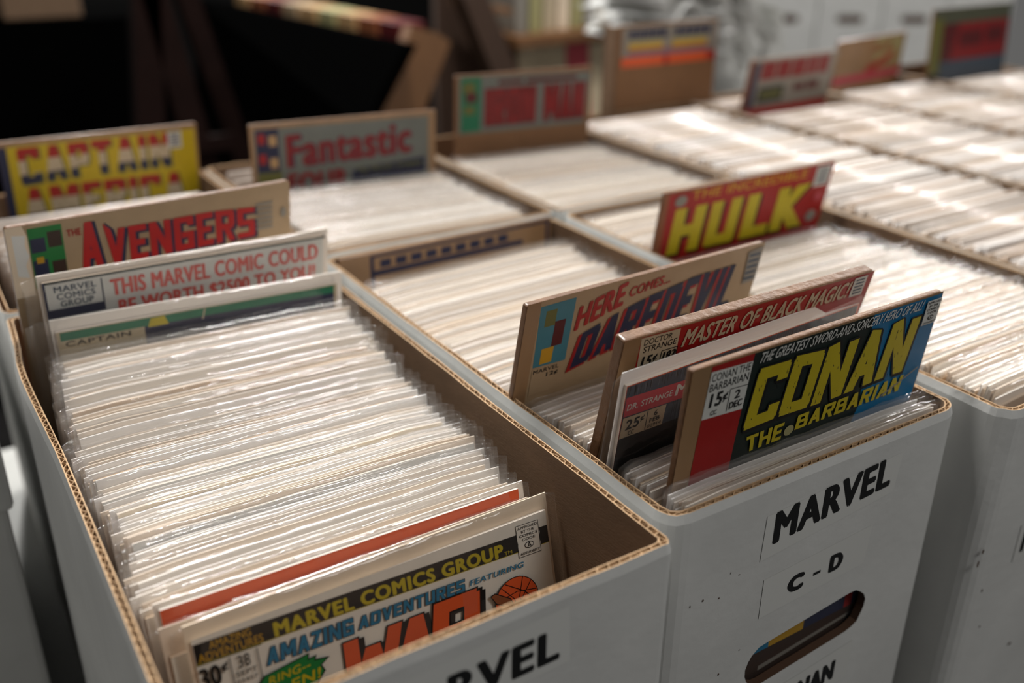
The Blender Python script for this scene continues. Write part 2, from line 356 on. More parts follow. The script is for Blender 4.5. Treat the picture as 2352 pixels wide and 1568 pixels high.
def comic_box(name, label, x0, x1, y0, y1, z=0, h=.29, r=.009, flute=True, hole=None, bow=None, group=None, rot=0, at=None, jit=.0004):
    """open box of corrugated board: outer liner, inner liner, flutes showing along the cut rim"""
    cx, cy = (x0+x1)/2, y0
    root = empty(name, at or (cx, cy, ZR+z-h), label, 'box', group, (0, 0, rot))
    T, L, G, E = .0046, .0006, .007, (.0013 if flute else .0003)
    fr = hole is not None
    def loop(i):
        p = rounded(x0+i, x1-i, y0+i, y1-i, max(r-i, .0035), plain_front=fr)
        if bow: p = [(a+bow(b)*(1 if a < cx-.05 else 0), b) for a, b in p]
        return [(a-cx, b-cy) for a, b in p]
    lo = [loop(0), loop(E+L), loop(T-L), loop(T), loop(E)]; n = min(len(q) for q in lo)
    if len(set(len(q) for q in lo)) > 1:      # same count on every loop
        def resample(q):
            return [q[round(i*(len(q)-1)/(n-1))] for i in range(n)]
        lo = [resample(q) for q in lo]
    rn = random.Random(name+label)
    zo = [h+rn.uniform(-jit, jit) for _ in range(n)]; zi = [h+rn.uniform(-jit, jit) for _ in range(n)]
    mb = MB()
    def band(A, za, B, zb, mname, skip=None):
        vs = [(p[0], p[1], za[i] if isinstance(za, list) else za) for i, p in enumerate(A)]+[(p[0], p[1], zb[i] if isinstance(zb, list) else zb) for i, p in enumerate(B)]
        mb.add(vs, [(i, (i+1) % n, n+(i+1) % n, n+i) for i in range(n) if i != skip], mname)
    sk = 0 if fr else None
    ze = [a-.0045 for a in zo]
    band(lo[0], 0, lo[0], ze, 'box_white', sk); band(lo[0], ze, lo[4], zo, 'box_white')
    band(lo[3], zi, lo[3], .004, 'kraft', sk)
    band(lo[4], zo, lo[1], zo, 'kraft_edge'); band(lo[2], zi, lo[3], zi, 'kraft_edge')
    band(lo[1], zo, lo[1], h-G, 'kraft_edge'); band(lo[2], h-G, lo[2], zi, 'kraft_edge'); band(lo[1], h-G, lo[2], h-G, 'kraft_dark')  # dark floor between the liners paints the shade down the flutes
    mb.add([(p[0], p[1], 0) for p in lo[0]], [tuple(range(n))[::-1]], 'box_white')
    mb.add([(p[0], p[1], .004) for p in lo[3]], [tuple(range(n))], 'kraft')
    if fr:
        for A, zz, zb, mn, flip in ((lo[0], ze, 0, 'box_white', False), (lo[3], zi, .004, 'kraft', True)):
            a, b = A[0], A[1]; y = a[1]
            outer = [(a[0], zb), (b[0], zb), (b[0], zz[1]), (a[0], zz[0])]
            tri = tessellate_polygon([[Vector((p[0], p[1], 0)) for p in outer], [Vector((p[0], p[1], 0)) for p in hole]])
            fs = []
            allp = outer+hole
            for q in tri:
                p = [allp[i] for i in q]
                ar = (p[1][0]-p[0][0])*(p[2][1]-p[0][1])-(p[2][0]-p[0][0])*(p[1][1]-p[0][1])
                q = tuple(q) if (ar > 0) != flip else tuple(q)[::-1]
                fs.append(q)
            mb.add([(p[0], y, p[1]) for p in allp], fs, mn)
        k = len(hole); ya, yb = lo[0][0][1], lo[3][0][1]
        mb.add([(p[0], ya, p[1]) for p in hole]+[(p[0], yb, p[1]) for p in hole], [(i, (i+1) % k, k+(i+1) % k, k+i) for i in range(k)], 'kraft_dark')
    if flute:
        A, B = lo[1], lo[2]; pts = []
        per, step = .0056, .0007; s = 0
        for i in range(n):
            a, b, c, d = A[i], A[(i+1) % n], B[i], B[(i+1) % n]
            ln = math.hypot(b[0]-a[0], b[1]-a[1]); k = max(1, int(ln/step))
            for j in range(k):
                u = j/k; s += ln/k
                w = .5+.46*math.sin(2*math.pi*s/per+.5*math.sin(s*97))
                p = (lerp(a[0], b[0], u), lerp(a[1], b[1], u)); q = (lerp(c[0], d[0], u), lerp(c[1], d[1], u))
                e = .11
                pts.append(((lerp(p[0], q[0], w-e), lerp(p[1], q[1], w-e)), (lerp(p[0], q[0], w+e), lerp(p[1], q[1], w+e)), h-.0004+.0003*math.sin(s*900)))
        k = len(pts); vs = []
        for a, b, zz in pts: vs += [(a[0], a[1], zz), (b[0], b[1], zz), (a[0], a[1], h-G), (b[0], b[1], h-G)]
        fs = []
        for i in range(k):
            j = (i+1) % k
            fs += [(4*i, 4*j, 4*j+1, 4*i+1), (4*i+2, 4*j+2, 4*j, 4*i), (4*i+1, 4*j+1, 4*j+3, 4*i+3)]
        mb.add(vs, fs, 'kraft_edge')
    obj('carton', mb, root)
    return root

def stadium(xa, za, xb, zb, r, n=9):
    """slot with round ends from (xa, za) to (xb, zb), counter-clockwise, slightly rough like a punched hole"""
    a = math.atan2(zb-za, xb-xa); rn = random.Random(3)
    p = [(xb+r*math.cos(a-math.pi/2+math.pi*i/n), zb+r*math.sin(a-math.pi/2+math.pi*i/n)) for i in range(n+1)]
    p += [(xa+r*math.cos(a+math.pi/2+math.pi*i/n), za+r*math.sin(a+math.pi/2+math.pi*i/n)) for i in range(n+1)]
    return [(x+rn.uniform(-.0005, .0005), z+rn.uniform(-.0005, .0005)) for x, z in p]

def sticker(root, off, art_rect, letters, label, tape=None):
    """white paper label on a box front; off: where x = 0, z = rim lies in the box's own space"""
    a = Art(-.0003); a.poly(art_rect, 'label_white')
    s = obj('sticker', a.mb, root, off); s['label'] = label
    b = Art(-.0005)
    for q in letters: b.text(*q)
    obj('lettering', b.mb, s)
    return s

# front row, left to right, then the row behind
bowA = curve([(0, 0), (.2, -.0003), (.28, -.0026), (.31, -.003), (.345, .0002), (.42, .003)])
BOXA = comic_box('comic_box', 'white comic box at the front left, half-empty at its right side', -.208, -.0025, -.0055, .392, r=.005, bow=bowA)
hole = stadium(.0775-.1055, .29-.1130, .1400-.1055, .29-.1085, .0136)
BOXB = comic_box('comic_box', 'white comic box with a C - D sticker and an oval hand hole', .0045, .2065, .006, .392, r=.012, hole=[(x, z) for x, z in hole])
BOXC = comic_box('comic_box', 'white comic box right of the C - D box, cut by the right picture edge', .2175, .4235, -.014, .392, r=.012)
comic_box('comic_box', 'comic box behind the front left box, under the yellow divider', -.206, .0035, .398, .69, flute=False)
comic_box('comic_box', 'comic box behind the C - D box, with the grey divider at its back', .0065, .2165, .398, .69, flute=False)
comic_box('comic_box', 'comic box in the back row with the red lettered divider on bare brown card', .2195, .4225, .398, .69, flute=False)
comic_box('comic_box', 'long comic box in front of the tall brown cardboard divider', .4255, .6365, -.02, .70, flute=False)
comic_box('comic_box', 'long comic box with the wide red and white divider', .641, .846, -.02, .72, flute=False)
comic_box('comic_box', 'long comic box with the yellowish divider of red script', .850, 1.056, -.02, .74, flute=False)
comic_box('comic_box', 'rightmost long comic box, holding the green and red divider', 1.060, 1.266, -.02, .76, flute=False)

offB = (-.1055, 0, .29)
sticker(BOXB, offB, [(64.5, 18.5), (161, 14), (158.6, 37.3), (63.6, 43.8)],
        [('MARVEL', 70.2, 18, 154, 36.5, 'ink_print', .052, 0, -4.6)], 'white taped sticker with one large word in black capitals')
sticker(BOXB, offB, [(68.4, 56.6), (146.8, 53.6), (145, 77.5), (68.4, 80.3)],
        [('C', 86.2, 62.6, 98, 73.2, 'ink_print', .09), ('-', 104.8, 67.2, 110, 68.9, 'ink_print', .03), ('D', 116.4, 61.3, 126.6, 72.2, 'ink_print', .09)], 'plain white sticker with two black letters')
sticker(BOXB, offB, [(82, 137), (149.5, 131.5), (148.5, 158), (81, 160)],
        [('CONAN', 86, 141.5, 137, 155.5, 'ink_print', .06, 0, -2.4)], 'lowest sticker, under the hand hole')
offA = (.10525, 0, .29)
sticker(BOXA, offA, [(-152, 11), (-57, 8.5), (-55.5, 37), (-152, 40)],
        [('MARVEL', -145, 17.2, -61, 33.6, 'ink_print', .052, 0, -.6)], 'white sticker with large black capitals')
offC = (-.31875, 0, .29)
sticker(BOXC, offC, [(257, 84), (345, 84), (345, 110), (257, 110)], [('MARVEL', 262, 88, 340, 105, 'ink_print', .035)], 'white sticker, mostly outside the picture')
rn = random.Random(5)
for box, off, lst in ((BOXC, offC, [(222, 88.6, 1.1, 1.6), (219.9, 96.3, 1.0, 2.4), (282, 183, 2, 1), (240, 150, .6, .8), (232, 120, .5, 1.2)]),
                      (BOXB, offB, [(rn.uniform(20, 60), rn.uniform(30, 130), rn.uniform(.2, .5), rn.uniform(.2, .8)) for i in range(9)])):
    for x, y, rx, ry in lst:
        a = Art(-.00025); a.oval(x, y, rx, ry, 'kraft_dark', 9); obj('scuff_mark', a.mb, box, off)

# a dim closed carton standing left of the front row
t = empty('lidded_box', (-.345, .335, ZT), 'dim white lidded box at the left picture edge, beside the front left box', 'box')
mb = bevel_box('box_white', -.115, .115, 0, .38, 0, .245, .004); obj('carton', mb, t)
mb = bevel_box('box_white', -.119, .119, -.004, .384, .19, .262, .004); obj('lid', mb, t)

# ------------------------------------------------------------------ bagged comics
BH = .272                                            # height of a bag
def bag_mesh(seed, w=.184, th=.0032, hgt=BH, nx=22):
    rn = random.Random(seed)
    prof = [(-1, 0), (-1, .5), (-1, .82), (-1, .95), (-.95, .987), (-.75, .9965), (-.4, .9993), (0, 1), (.4, .9993), (.75, .9965), (.96, .987), (1, .95), (1, .6), (1, 0)]
    wob = [rn.uniform(-1, 1) for _ in range(nx+1)]; wob2 = [rn.uniform(-1, 1) for _ in range(nx+1)]
    mb = MB(); vs = []
    for i in range(nx+1):
        u = -1+2*i/nx; u = math.copysign(abs(u)**.8, u)
        thick = th/2*max(.10, 1-abs(u)**9)
        end = .0015*max(0, abs(u)-.96)/.04
        for q, z in prof:
            top = max(0, (z-.9)/.1)
            vs.append((u*w/2, q*thick+top*.0006*wob[i], z*hgt-top*end*1.5+top*.0005*wob2[i]))
    k = len(prof)
    fs = [(i*k+j, (i+1)*k+j, (i+1)*k+j+1, i*k+j+1) for i in range(nx) for j in range(k-1)]
    fs += [tuple(range(k))[::-1], tuple(nx*k+j for j in range(k))]
    mb.add(vs, fs, 'bag', True)
    return mb.mesh('plastic_bag')
BAGS = [bag_mesh(s) for s in range(6)]
def sheet(mname, w, y0, y1, z1, name, seed=0, back=None):
    """thin upright block with a slightly uneven top"""
    rn = random.Random(seed); n = 8; mb = MB(); vs = []
    for i in range(n+1):
        x = -w/2+w*i/n; dz = rn.uniform(-.0003, .0003) - (.0012 if i in (0, n) else 0)
        vs += [(x, y0, .002), (x, y0, z1+dz), (x, y1, z1+dz), (x, y1, .002)]
    front, rest = [], []
    for i in range(n):
        a, b = 4*i, 4*i+4
        front += [(a, b, b+1, a+1)]; rest += [(a+1, b+1, b+2, a+2), (a+2, b+2, b+3, a+3), (a+3, b+3, b, a)]
    rest += [(0, 1, 2, 3), (4*n+3, 4*n+2, 4*n+1, 4*n)]
    mb.add(vs, front, back or mname); mb.add(vs, rest, mname)
    return mb.mesh(name)
PAGES = [sheet('paper', .1690, -.0013, .0004, .2610, 'comic_book', 1, 'cover'), sheet('paper', .1705, -.0012, .0004, .2642, 'comic_book', 2, 'cover'), sheet('paper', .1670, -.0016, .0004, .2632, 'comic_book', 3, 'cover')]
BOARDS = [sheet('board', .1740, .0006, .0013, .2660, 'backing_board', 4), sheet('board', .1735, .0006, .0013, .2670, 'backing_board', 5), sheet('board', .1725, .0006, .0013, .2645, 'backing_board', 6)]

def make_comic(i):
    root = obj('bagged_comic', None)
    obj('comic_book', PAGES[i % 3], root); obj('backing_board', BOARDS[i % 3], root); obj('plastic_bag', BAGS[i], root)
    return root
PROTO = [make_comic(i) for i in range(6)]
KIDS = [list(p.children) for p in PROTO]
used = set()
ORD = lambda n: str(n)+('th' if 10 <= n % 100 <= 20 else {1: 'st', 2: 'nd', 3: 'rd'}.get(n % 10, 'th'))
rc = random.Random(21)
def put_comic(x, yt, zt, tilt, yaw, label, group):
    """one bagged comic whose bag top stands at (x, yt, zt); tilt in degrees, + leans back"""
    i = rc.randrange(6)
    if i not in used: used.add(i); r = PROTO[i]
    else:
        r = PROTO[i].copy(); COL.objects.link(r)
        for ch in KIDS[i]:
            c = ch.copy(); COL.objects.link(c); c.parent = r
    t = math.radians(tilt)
    r.location = (x, yt-BH*math.sin(t), ZR+zt-BH*math.cos(t)); r.rotation_euler = (-t, 0, math.radians(yaw))
    tag(r, label, 'comic', group)
    return r

def stack(n, y0, y1, x, z0, z1, t0, t1, what, group, yaw=(0, 0), xj=.003, zj=.0022, reverse=True):
    """n comics from y0 (nearest) to y1; what: text with {} for the ordinal, counted from the landmark"""
    ys = [lerp(y0, y1, (i+.5)/n) for i in range(n)]
    for i, y in enumerate(ys):
        u = i/max(1, n-1)
        z = lerp(z0, z1, u)+rc.uniform(-zj, zj)
        if rc.random() < .08: z += rc.uniform(-.004, .003)
        put_comic((x(u) if callable(x) else x)+rc.uniform(-xj, xj), y+rc.uniform(-.0004, .0004), z, lerp(t0, t1, u)+rc.uniform(-.2, .2), lerp(yaw[0], yaw[1], u)+rc.uniform(-.35, .35),
                  what.format(ORD(i+1)), group)

# front left box, from the orange-topped comic back to the green one
stack(58, .0905, .314, lambda u: lerp(-.1125, -.1035, u)+.003*math.sin(u*9), -.012, .005, 12.5, -4, 'bagged comic, {} behind the orange-topped comic in the front left box', 'bagged comics in the front left box', yaw=(-.6, -2.2), xj=.0035)
# second box: five at the front, then between the dividers
stack(6, .0120, .0245, .1055, .003, .005, -1.5, -4, 'bagged comic in front of the yellow-lettered divider, {} from the box front', 'bagged comics in the second box', yaw=(0, 0), xj=.002)
stack(9, .034, .0562, .1020, .004, .005, -6, -7, 'bagged comic, {} behind the yellow-lettered divider in the C - D box', 'bagged comics in the second box', yaw=(1, 2))
stack(15, .0815, .1345, .1035, .003, .001, -9, -11, 'bagged comic, {} behind the thick red-banner divider', 'bagged comics in the second box', yaw=(2, 2))
stack(42, .1480, .3520, .1045, -.009, -.003, -11, -3, 'bagged comic, {} behind the divider with slanted dark blue lettering', 'bagged comics in the second box', yaw=(2, 3))
# third box
stack(66, -.002, .266, .318, .008, -.004, -6, -9, 'bagged comic, {} from the front of the box right of the C - D box', 'bagged comics in the third box', yaw=(0, .5))
stack(24, .288, .378, .3185, .001, .001, -9, -4, 'bagged comic, {} behind the red divider with yellow letters', 'bagged comics in the third box', yaw=(0, -1))
# second row
stack(38, .410, .570, .1090, .003, .003, -2, -3, 'bagged comic, {} from the front of the box with the grey divider', 'bagged comics before the grey divider', yaw=(-2, -6))
stack(42, .408, .604, .3215, .0, -.002, -2, -3, 'bagged comic, {} from the front of the back-row box with brown-based divider', 'bagged comics before the brown-based divider', yaw=(-2, -6))

# everything further off: one mass of bagged comics
def mass():
    mb = MB(); rn = random.Random(8)
    tints = ['mass%d' % i for i in range(len(PAPERS))]
    for tnt, c in zip(tints, PAPERS): mat(tnt, tuple(int(q*.74+k2) for q, k2 in zip(c, (36, 36, 39))), .4, coat=.35, noise=.05, nscale=60, bump=.7, bscale=60)
    def pile(n, x, y0, y1, tilt, dz=0):
        for i in range(n):
            y = lerp(y0, y1, (i+.5)/n); tl = math.radians(tilt+rn.uniform(-1, 1)); z = -.002+dz+rn.uniform(-.003, .003); xx = x+rn.uniform(-.003, .003); w = .0875
            s, c = math.sin(tl), math.cos(tl); th = .0020; bx, bz = y-BH*s, z-BH*c
            k = rn.choice(tints)
            prof = [(bx-th, bz), (y-th, z-.0022), (y-th*.75, z-.0008), (y-th*.25, z), (y+th*.4, z), (y+th, z-.0012), (bx+th, bz)]
            vs = [(xx-w, p, q+ZR) for p, q in prof]+[(xx+w, p, q+ZR) for p, q in prof]
            mb.add(vs, [(j, 7+j, 7+(j+1) % 7, (j+1) % 7) for j in range(7)]+[tuple(range(7)), tuple(range(7, 14))[::-1]], k, True)
    pile(46, -.1, .43, .645, -6, -.008)
    pile(3, .108, .62, .67, 0)
    pile(160, .535, -.005, .672, -4); pile(150, .7435, -.005, .60, -6); pile(8, .7435, .665, .70, -2)
    pile(150, .953, -.005, .645, -5); pile(155, 1.163, -.005, .63, 3)
    o = obj('comic_stack', mb); tag(o, 'pale tops of the packed comics filling the farther and right-hand boxes', 'comics', kind='stuff')
mass()

# ------------------------------------------------------------------ divider boards
def divider(label, tl, yaw, tilt, w, art, h=.215, th=.0045, top=0, art_name='cover_art', m='chipboard', r=.0016, group=None, name='comic_divider', face=None, ya=0):
    """tl: upper left corner of the front face; the root stands at the foot of the board"""
    t, yw = math.radians(tilt), math.radians(yaw)
    R = Matrix.Rotation(yw, 4, 'Z') @ Matrix.Rotation(-t, 4, 'X')
    foot = Vector((tl[0], tl[1], tl[2]+ZR)) + (R @ Vector((w/2, 0, -h)))
    root = empty(name, foot, label, 'divider', group); root.rotation_euler = R.to_euler()
    b = bevel_box(m, -w/2, w/2, .0001, th, 0, h+top, r, 3)
    obj('board', b, root)
    o = obj(art_name, art.mb, root, (-w/2, 0, h))
    return root

def stamp(a, x0, y0, x1, y1, words=True):
    """the little approval stamp: pale block with black lines of capitals"""
    a.rect(x0, y0, x1, y1, 'ink_ltgrey'); hh = y1-y0; w = x1-x0
    if not words:
        for i in range(5): a.rect(x0+w*.15, y0+hh*(.1+i*.17), x1-w*.15, y0+hh*(.19+i*.17), 'ink_slate')
        return
    for i, s in enumerate(('APPROVED', 'BY THE', 'COMICS', 'CODE')):
        p = (.06, .2, .08, .2)[i]; a.text(s, x0+w*p, y0+hh*(.06+.135*i), x1-w*p, y0+hh*(.15+.135*i), 'ink_black', .03)
    a.oval(x0+w*.5, y0+hh*.72, w*.2, hh*.1, 'ink_black', 16); a.oval(x0+w*.5, y0+hh*.72, w*.14, hh*.07, 'ink_ltgrey', 16)
    a.text('A', x0+w*.4, y0+hh*.64, x0+w*.6, y0+hh*.8, 'ink_black', .03)
    a.text('AUTHORITY', x0+w*.08, y0+hh*.87, x1-w*.08, y0+hh*.95, 'ink_black', .03)

# the board with yellow lettering on dark green and blue
a = Art()
a.rect(0, 0, 172, 200, 'chip_face')
a.poly([(11.2, 1), (171.5, 1), (171.5, 190), (9.6, 190)], 'ink_dkgreen')
a.poly([(118, 1), (171.5, 1), (171.5, 66), (123, 66), (126, 54), (121, 30)], 'ink_blue')
a.poly([(11.4, .8), (36.9, .8), (36.6, 5), (11.2, 3.6)], 'ink_red'); a.poly([(10.7, 28), (35.8, 29.6), (35.2, 80), (9.8, 80)], 'ink_red')
a.poly([(11.4, 3.6), (36.7, 4.6), (36, 29.8), (10.6, 28.2)], 'ink_ltgrey')
a.text('CONAN THE', 12.3, 5, 35.8, 9, 'ink_print', .006); a.text('BARBARIAN', 12, 10, 35.6, 14, 'ink_print', .006)
a.text('15', 13.4, 15.4, 21, 22.8, 'ink_print', .04, .05); a.text('¢', 21.4, 16.8, 24.4, 21.8, 'ink_print', .03)
a.line([(25.4, 27.8), (25.4, 16), (36.3, 16.6)], .35, 'ink_print')
a.text('2', 29, 17.6, 32.3, 22.2, 'ink_print', .03); a.text('DEC', 26.6, 23.3, 34.6, 27, 'ink_print', .03)
a.text('CC', 15.2, 24.6, 19, 27, 'ink_print', .02)
a.text('THE GREATEST SWORD-AND-SORCERY HERO OF ALL!', 39.8, 1.6, 155.5, 7, 'ink_ltgrey', .008, .35)
def fC(u, v): return (40.5+115.5*u+3*(v-.5), 43-.6*math.sin(u*9)-(32.6+1.2*math.sin(u*31))*v)
def fCs(u, v): x, y = fC(u, v); return (x+1.0, y+1.0)
a.block('CONAN', fCs, 'ink_black', wt=.33, ht=.2, grow=.028, gap=.07)
a.block('CONAN', fC, 'ink_black', wt=.33, ht=.2, grow=.028, gap=.07)
a.block('CONAN', fC, 'ink_yellow', wt=.33, ht=.2, gap=.07)
rn = random.Random(4)
a.k += 1; a.hold = True
for i in range(60):      # cracks drawn in the letters
    x, y = rn.uniform(42, 154), rn.uniform(12, 42); a.line([(x, y), (x+rn.uniform(-.6, .6), y+rn.uniform(.8, 2.6))], .35, 'ink_dkgreen')
a.hold = False
a.block('THE', quadmap((43, 47.6), (68.4, 47.2), (44.4, 57), (68, 57)), 'ink_yellow', wt=.30, ht=.2, gap=.1)
a.oval(72.8, 53.4, 3.4, 3, 'ink_khaki', 16)
a.block('BARBARIAN', quadmap((77.5, 46.2), (157.5, 45.4), (77, 54.6), (156.4, 55.2)), 'ink_yellow', wt=.30, ht=.2, gap=.1)
a.poly([(142, 53.6), (168.6, 43.2), (168.4, 44.2), (142, 55)], 'ink_grey')
stamp(a, 159.4, 2.8, 171, 17)
divider('brown divider board with huge yellow letters on a dark green and blue cover', (.0232, .021, .0611), .81, -5.8, .172, a)

# the thick divider with the red banner
a = Art(); a.rect(0, 0, 172, 200, 'chip_face')
a.poly([(10, .6), (171.5, .6), (171.5, 150), (12, 150)], 'ink_red')
a.poly([(10, .9), (33.8, 1.4), (35.6, 30), (12.4, 30)], 'ink_ivory')
a.text('DOCTOR', 12.3, 2.3, 29.4, 5.6, 'ink_print', .006); a.text('STRANGE', 12.8, 6.4, 33, 9.9, 'ink_print', .006)
a.text('15', 13.2, 12.2, 19.6, 18.6, 'ink_print', .04, .06); a.text('¢', 20.2, 12.6, 22.8, 17, 'ink_print', .03)
a.frame(24.8, 11.6, 34.9, 19.8, .4, 'ink_print'); a.text('183', 26.3, 12.8, 34, 18.8, 'ink_print', .03, .05)
a.text('MASTER OF BLACK MAGIC!', 36.8, 3, 154, 13.2, 'ink_ivory', .03, .18)
a.poly([(38.6, 16.4), (60, 14.6), (60, 30), (38.6, 30)], 'ink_black'); a.poly([(54, 14.8), (60, 14.4), (60, 17), (54, 17)], 'ink_ivory')
stamp(a, 156.4, 1.6, 166.6, 13.6, False)
divider('thick brown divider board with a red banner of white capitals, behind the yellow-lettered one', (.0161, .0581, .0619), .8, -12.5, .172, a, th=.0075, m='chipboard')

# the divider with slanted dark blue letters
a = Art(); a.rect(0, -1, 174, 200, 'ink_cream')
a.rect(0, -1, 8.6, 200, 'chip_face')
a.poly([(8.8, 2.4), (31.6, 2.1), (31.9, 42), (10, 41.2)], 'ink_teal')
a.rect(13, 6, 20, 16, 'ink_olive'); a.rect(20, 14, 27, 30, 'ink_maroon'); a.rect(14, 30, 22, 40, 'ink_gold')
a.rect(10, 42.2, 31.8, 60, 'ink_cream'); a.text('MARVEL', 10.8, 43, 28, 45.6, 'ink_print', .03)
a.text('12¢', 20, 46.6, 28, 50, 'ink_print', .04)
a.text('HERE', 33.8, 8.8, 66, 24, 'ink_red', .04, .08, -8.2); a.text('COMES...', 69, 5.2, 99, 11.6, 'ink_red', .03, .1, -2.5)
top = curve([(0, 27), (.22, 19), (.38, 14.6), (.52, 12.4), (.68, 9.3), (1, 9.2)]); bot = curve([(0, 49.5), (.22, 44), (.45, 43), (.6, 41.4), (1, 41)])
def fD(u, v): return (36.2+118*u+4.5*v, lerp(bot(u), top(u), v))
a.block('DAREDEVIL', lambda u, v: (fD(u, v)[0]-2.2, fD(u, v)[1]+1.4), 'ink_red', wt=.36, ht=.19, grow=.02, gap=.10)
a.block('DAREDEVIL', fD, 'ink_navy', wt=.36, ht=.19, gap=.10)
a.poly([(160.6, 3), (172.8, 1.6), (173.6, 25), (162.4, 25.6)], 'ink_grey')
for i in range(5): a.rect(162.4, 5+i*4, 171.4, 6.8+i*4, 'ink_slate')
divider('brown divider board with slanted dark blue letters and a teal panel on cream', (.0079, .1245, .0568), 2.89, -12, .174, a, th=.005)

# red divider with thick yellow letters
a = Art(); a.rect(0, 0, 182, 200, 'ink_brown'); a.poly([(5, 2), (181.6, .4), (181.6, 150), (10, 150)], 'ink_red')
a.text('THE INCREDIBLE', 27.4, 2, 151, 9.6, 'ink_gold', .02, .06)
K = dict(wt=.36, ht=.24, gap=.10)
for w0, u0, u1 in (('H', 13.6, 45.4), ('U', 50.9, 82.6), ('L', 89, 119.3), ('K', 122.4, 158)):
    f = lambda u, v, a0=u0, b0=u1: (lerp(a0, b0, u)+1.2*(v-.5), 53.4-38.2*v)
    a.block(w0, lambda u, v: (f(u, v)[0]+1.6, f(u, v)[1]+1.8), 'ink_black', grow=.02, **K); a.block(w0, f, 'ink_yellow', **K)
stamp(a, 161.4, 2, 178.6, 19.2, False); a.oval(169, 46, 6, 5, 'ink_grey'); a.oval(17, 8.4, 5.8, 4.4, 'ink_grey'); a.oval(171, 29, 4, 4, 'ink_pink')
divider('red divider board with four thick yellow capitals', (.2207, .2679, .0474), .42, -10, .182, a, th=.004)

# worn cream divider with red capitals in the front left box
a = Art(); a.rect(0, -5, 172, 200, 'ink_cream')
a.poly([(0, -5), (9, -5), (11, 2), (10.4, 40), (0, 40)], 'board_aged')
a.poly([(3, 0), (10, 1), (9, 8), (10.6, 14), (8, 20), (9, 28), (3, 26)], 'label_white')
a.poly([(11.4, -2.6), (29.8, -2.6), (29.8, 36), (11.4, 36)], 'ink_green')
a.rect(12, 4, 20, 13, 'ink_navy'); a.rect(21.5, 1, 29, 11, 'ink_umber'); a.rect(12, 18, 20, 36, 'ink_navy'); a.rect(14, 16, 18, 20, 'ink_gold'); a.rect(22, 20, 29.6, 36, 'ink_umber')
top = curve([(0, -1), (.12, -1), (.15, 6.4), (.75, 6.6), (1, 8.6)])
def fA(u, v): return (38+109*u, lerp(30-1*u, top(u), v))
a.text('THE', 32, 2, 40, 6.4, 'ink_red', .03)
a.block('AVENGERS', lambda u, v: (fA(u, v)[0]+1.6, fA(u, v)[1]+1), 'ink_navy', wt=.33, ht=.18, grow=.025, gap=.1)
a.block('AVENGERS', fA, 'ink_red2', wt=.33, ht=.18, gap=.1)
for i in range(6): a.rect(148, 6.6+i*3.4, 159.4, 8.4+i*3.4, 'ink_grey')
a.oval(167, 16, 2, 3.6, 'ink_grey', 12)
divider('worn cream divider board with arched red letters and a green corner panel', (-.1989, .3416, .0663), 4.62, -9.4, .172, a, top=.005, th=.0055, r=.002)

# yellow divider far left
a = Art(); a.rect(0, 0, 166, 200, 'chip_face'); a.rect(1, 4.5, 164, 190, 'ink_cyellow')
a.poly([(0, 4.5), (7.4, 4.5), (6.4, 80), (0, 80)], 'ink_navy')
BN = [(-.2, .27, 'ink_navy'), (.27, .66, 'ink_ivory'), (.66, 1.2, 'ink_red')]
top = curve([(0, 6.5), (1, 6)]); bot = curve([(0, 40), (.3, 38), (1, 38)])
for s, f in (('CAPTAIN', lambda u, v: (14.6+126*u, lerp(bot(u), top(u), v))), ('AMERICA', lambda u, v: (13.6+137*u, lerp(76, 43.5+1.5*u, v)))):
    a.block(s, lambda u, v: (f(u, v)[0]+1.2, f(u, v)[1]+.8), 'ink_olive', wt=.36, ht=.2, grow=.02, gap=.14)
    a.block(s, f, None, bands=BN, wt=.36, ht=.2, gap=.14)
stamp(a, 139.6, 5.4, 151.6, 21.5, False)
divider('bright yellow divider board with red, cream and navy letters', (-.169, .665, .0495), -1.74, -10, .166, a, th=.004)

# grey divider with red lower-case letters
a = Art(); a.rect(0, 0, 172, 200, 'chip_face'); a.rect(4, 4.6, 165, 190, 'ink_ffgrey')
a.rect(5, 5, 25, 44, 'ink_navy'); a.rect(5, 44, 26, 80, 'ink_olive')
for y in (11, 31): a.rect(16.4, y, 23, y+9, 'ink_tan')
for y in (9, 27): a.rect(7, y, 13, y+9, 'ink_red')
a.text('Fantastic', 31.4, 11.6, 148.6, 42, 'ink_navy', .05, 0, -4); a.text('Fantastic', 31, 12, 148, 41.4, 'ink_dkred', .03, 0, -4)  # red of both words darkened for the weaker light back here
a.text('FOUR', 30.8, 46.6, 86, 66, 'ink_dkred', .05)
a.poly([(92, 49), (161, 43), (161.6, 58), (88, 64)], 'ink_navy'); a.text('The World’s Greatest', 95, 47.6, 158, 53.6, 'ink_olive', .02, 0, -3)
divider('grey divider board with rounded red letters and a navy corner panel', (.0205, .5818, .0596), -7.37, -4, .172, a, th=.004)

# divider with red capitals over bare brown card
a = Art(); a.rect(0, 0, 158, 205, 'kraft_board'); a.poly([(4, 1.4), (157, 5), (152, 59.6), (4, 60)], 'ink_ffgrey')
a.rect(6.8, 2.7, 28.6, 58, 'ink_grn'); a.rect(9, 8, 22, 18, 'ink_olive'); a.rect(12, 18, 24, 28, 'ink_maroon'); a.rect(10, 32, 22, 40, 'ink_olive')
a.rect(48, 7.4, 76, 11.4, 'ink_maroon'); a.rect(80, 7.8, 140, 12, 'ink_maroon')
for s, x0, x1 in (('IRON', 34.4, 92), ('MAN', 101.8, 151)):
    f = lambda u, v, p=x0, q=x1: (lerp(p, q, u), 53-37*v)
    a.block(s, f, 'ink_maroon', wt=.46, ht=.22, grow=.03, gap=.05); a.block(s, f, 'ink_dkred', wt=.38, ht=.18, gap=.12)  # dim light of the back row put into these darker reds
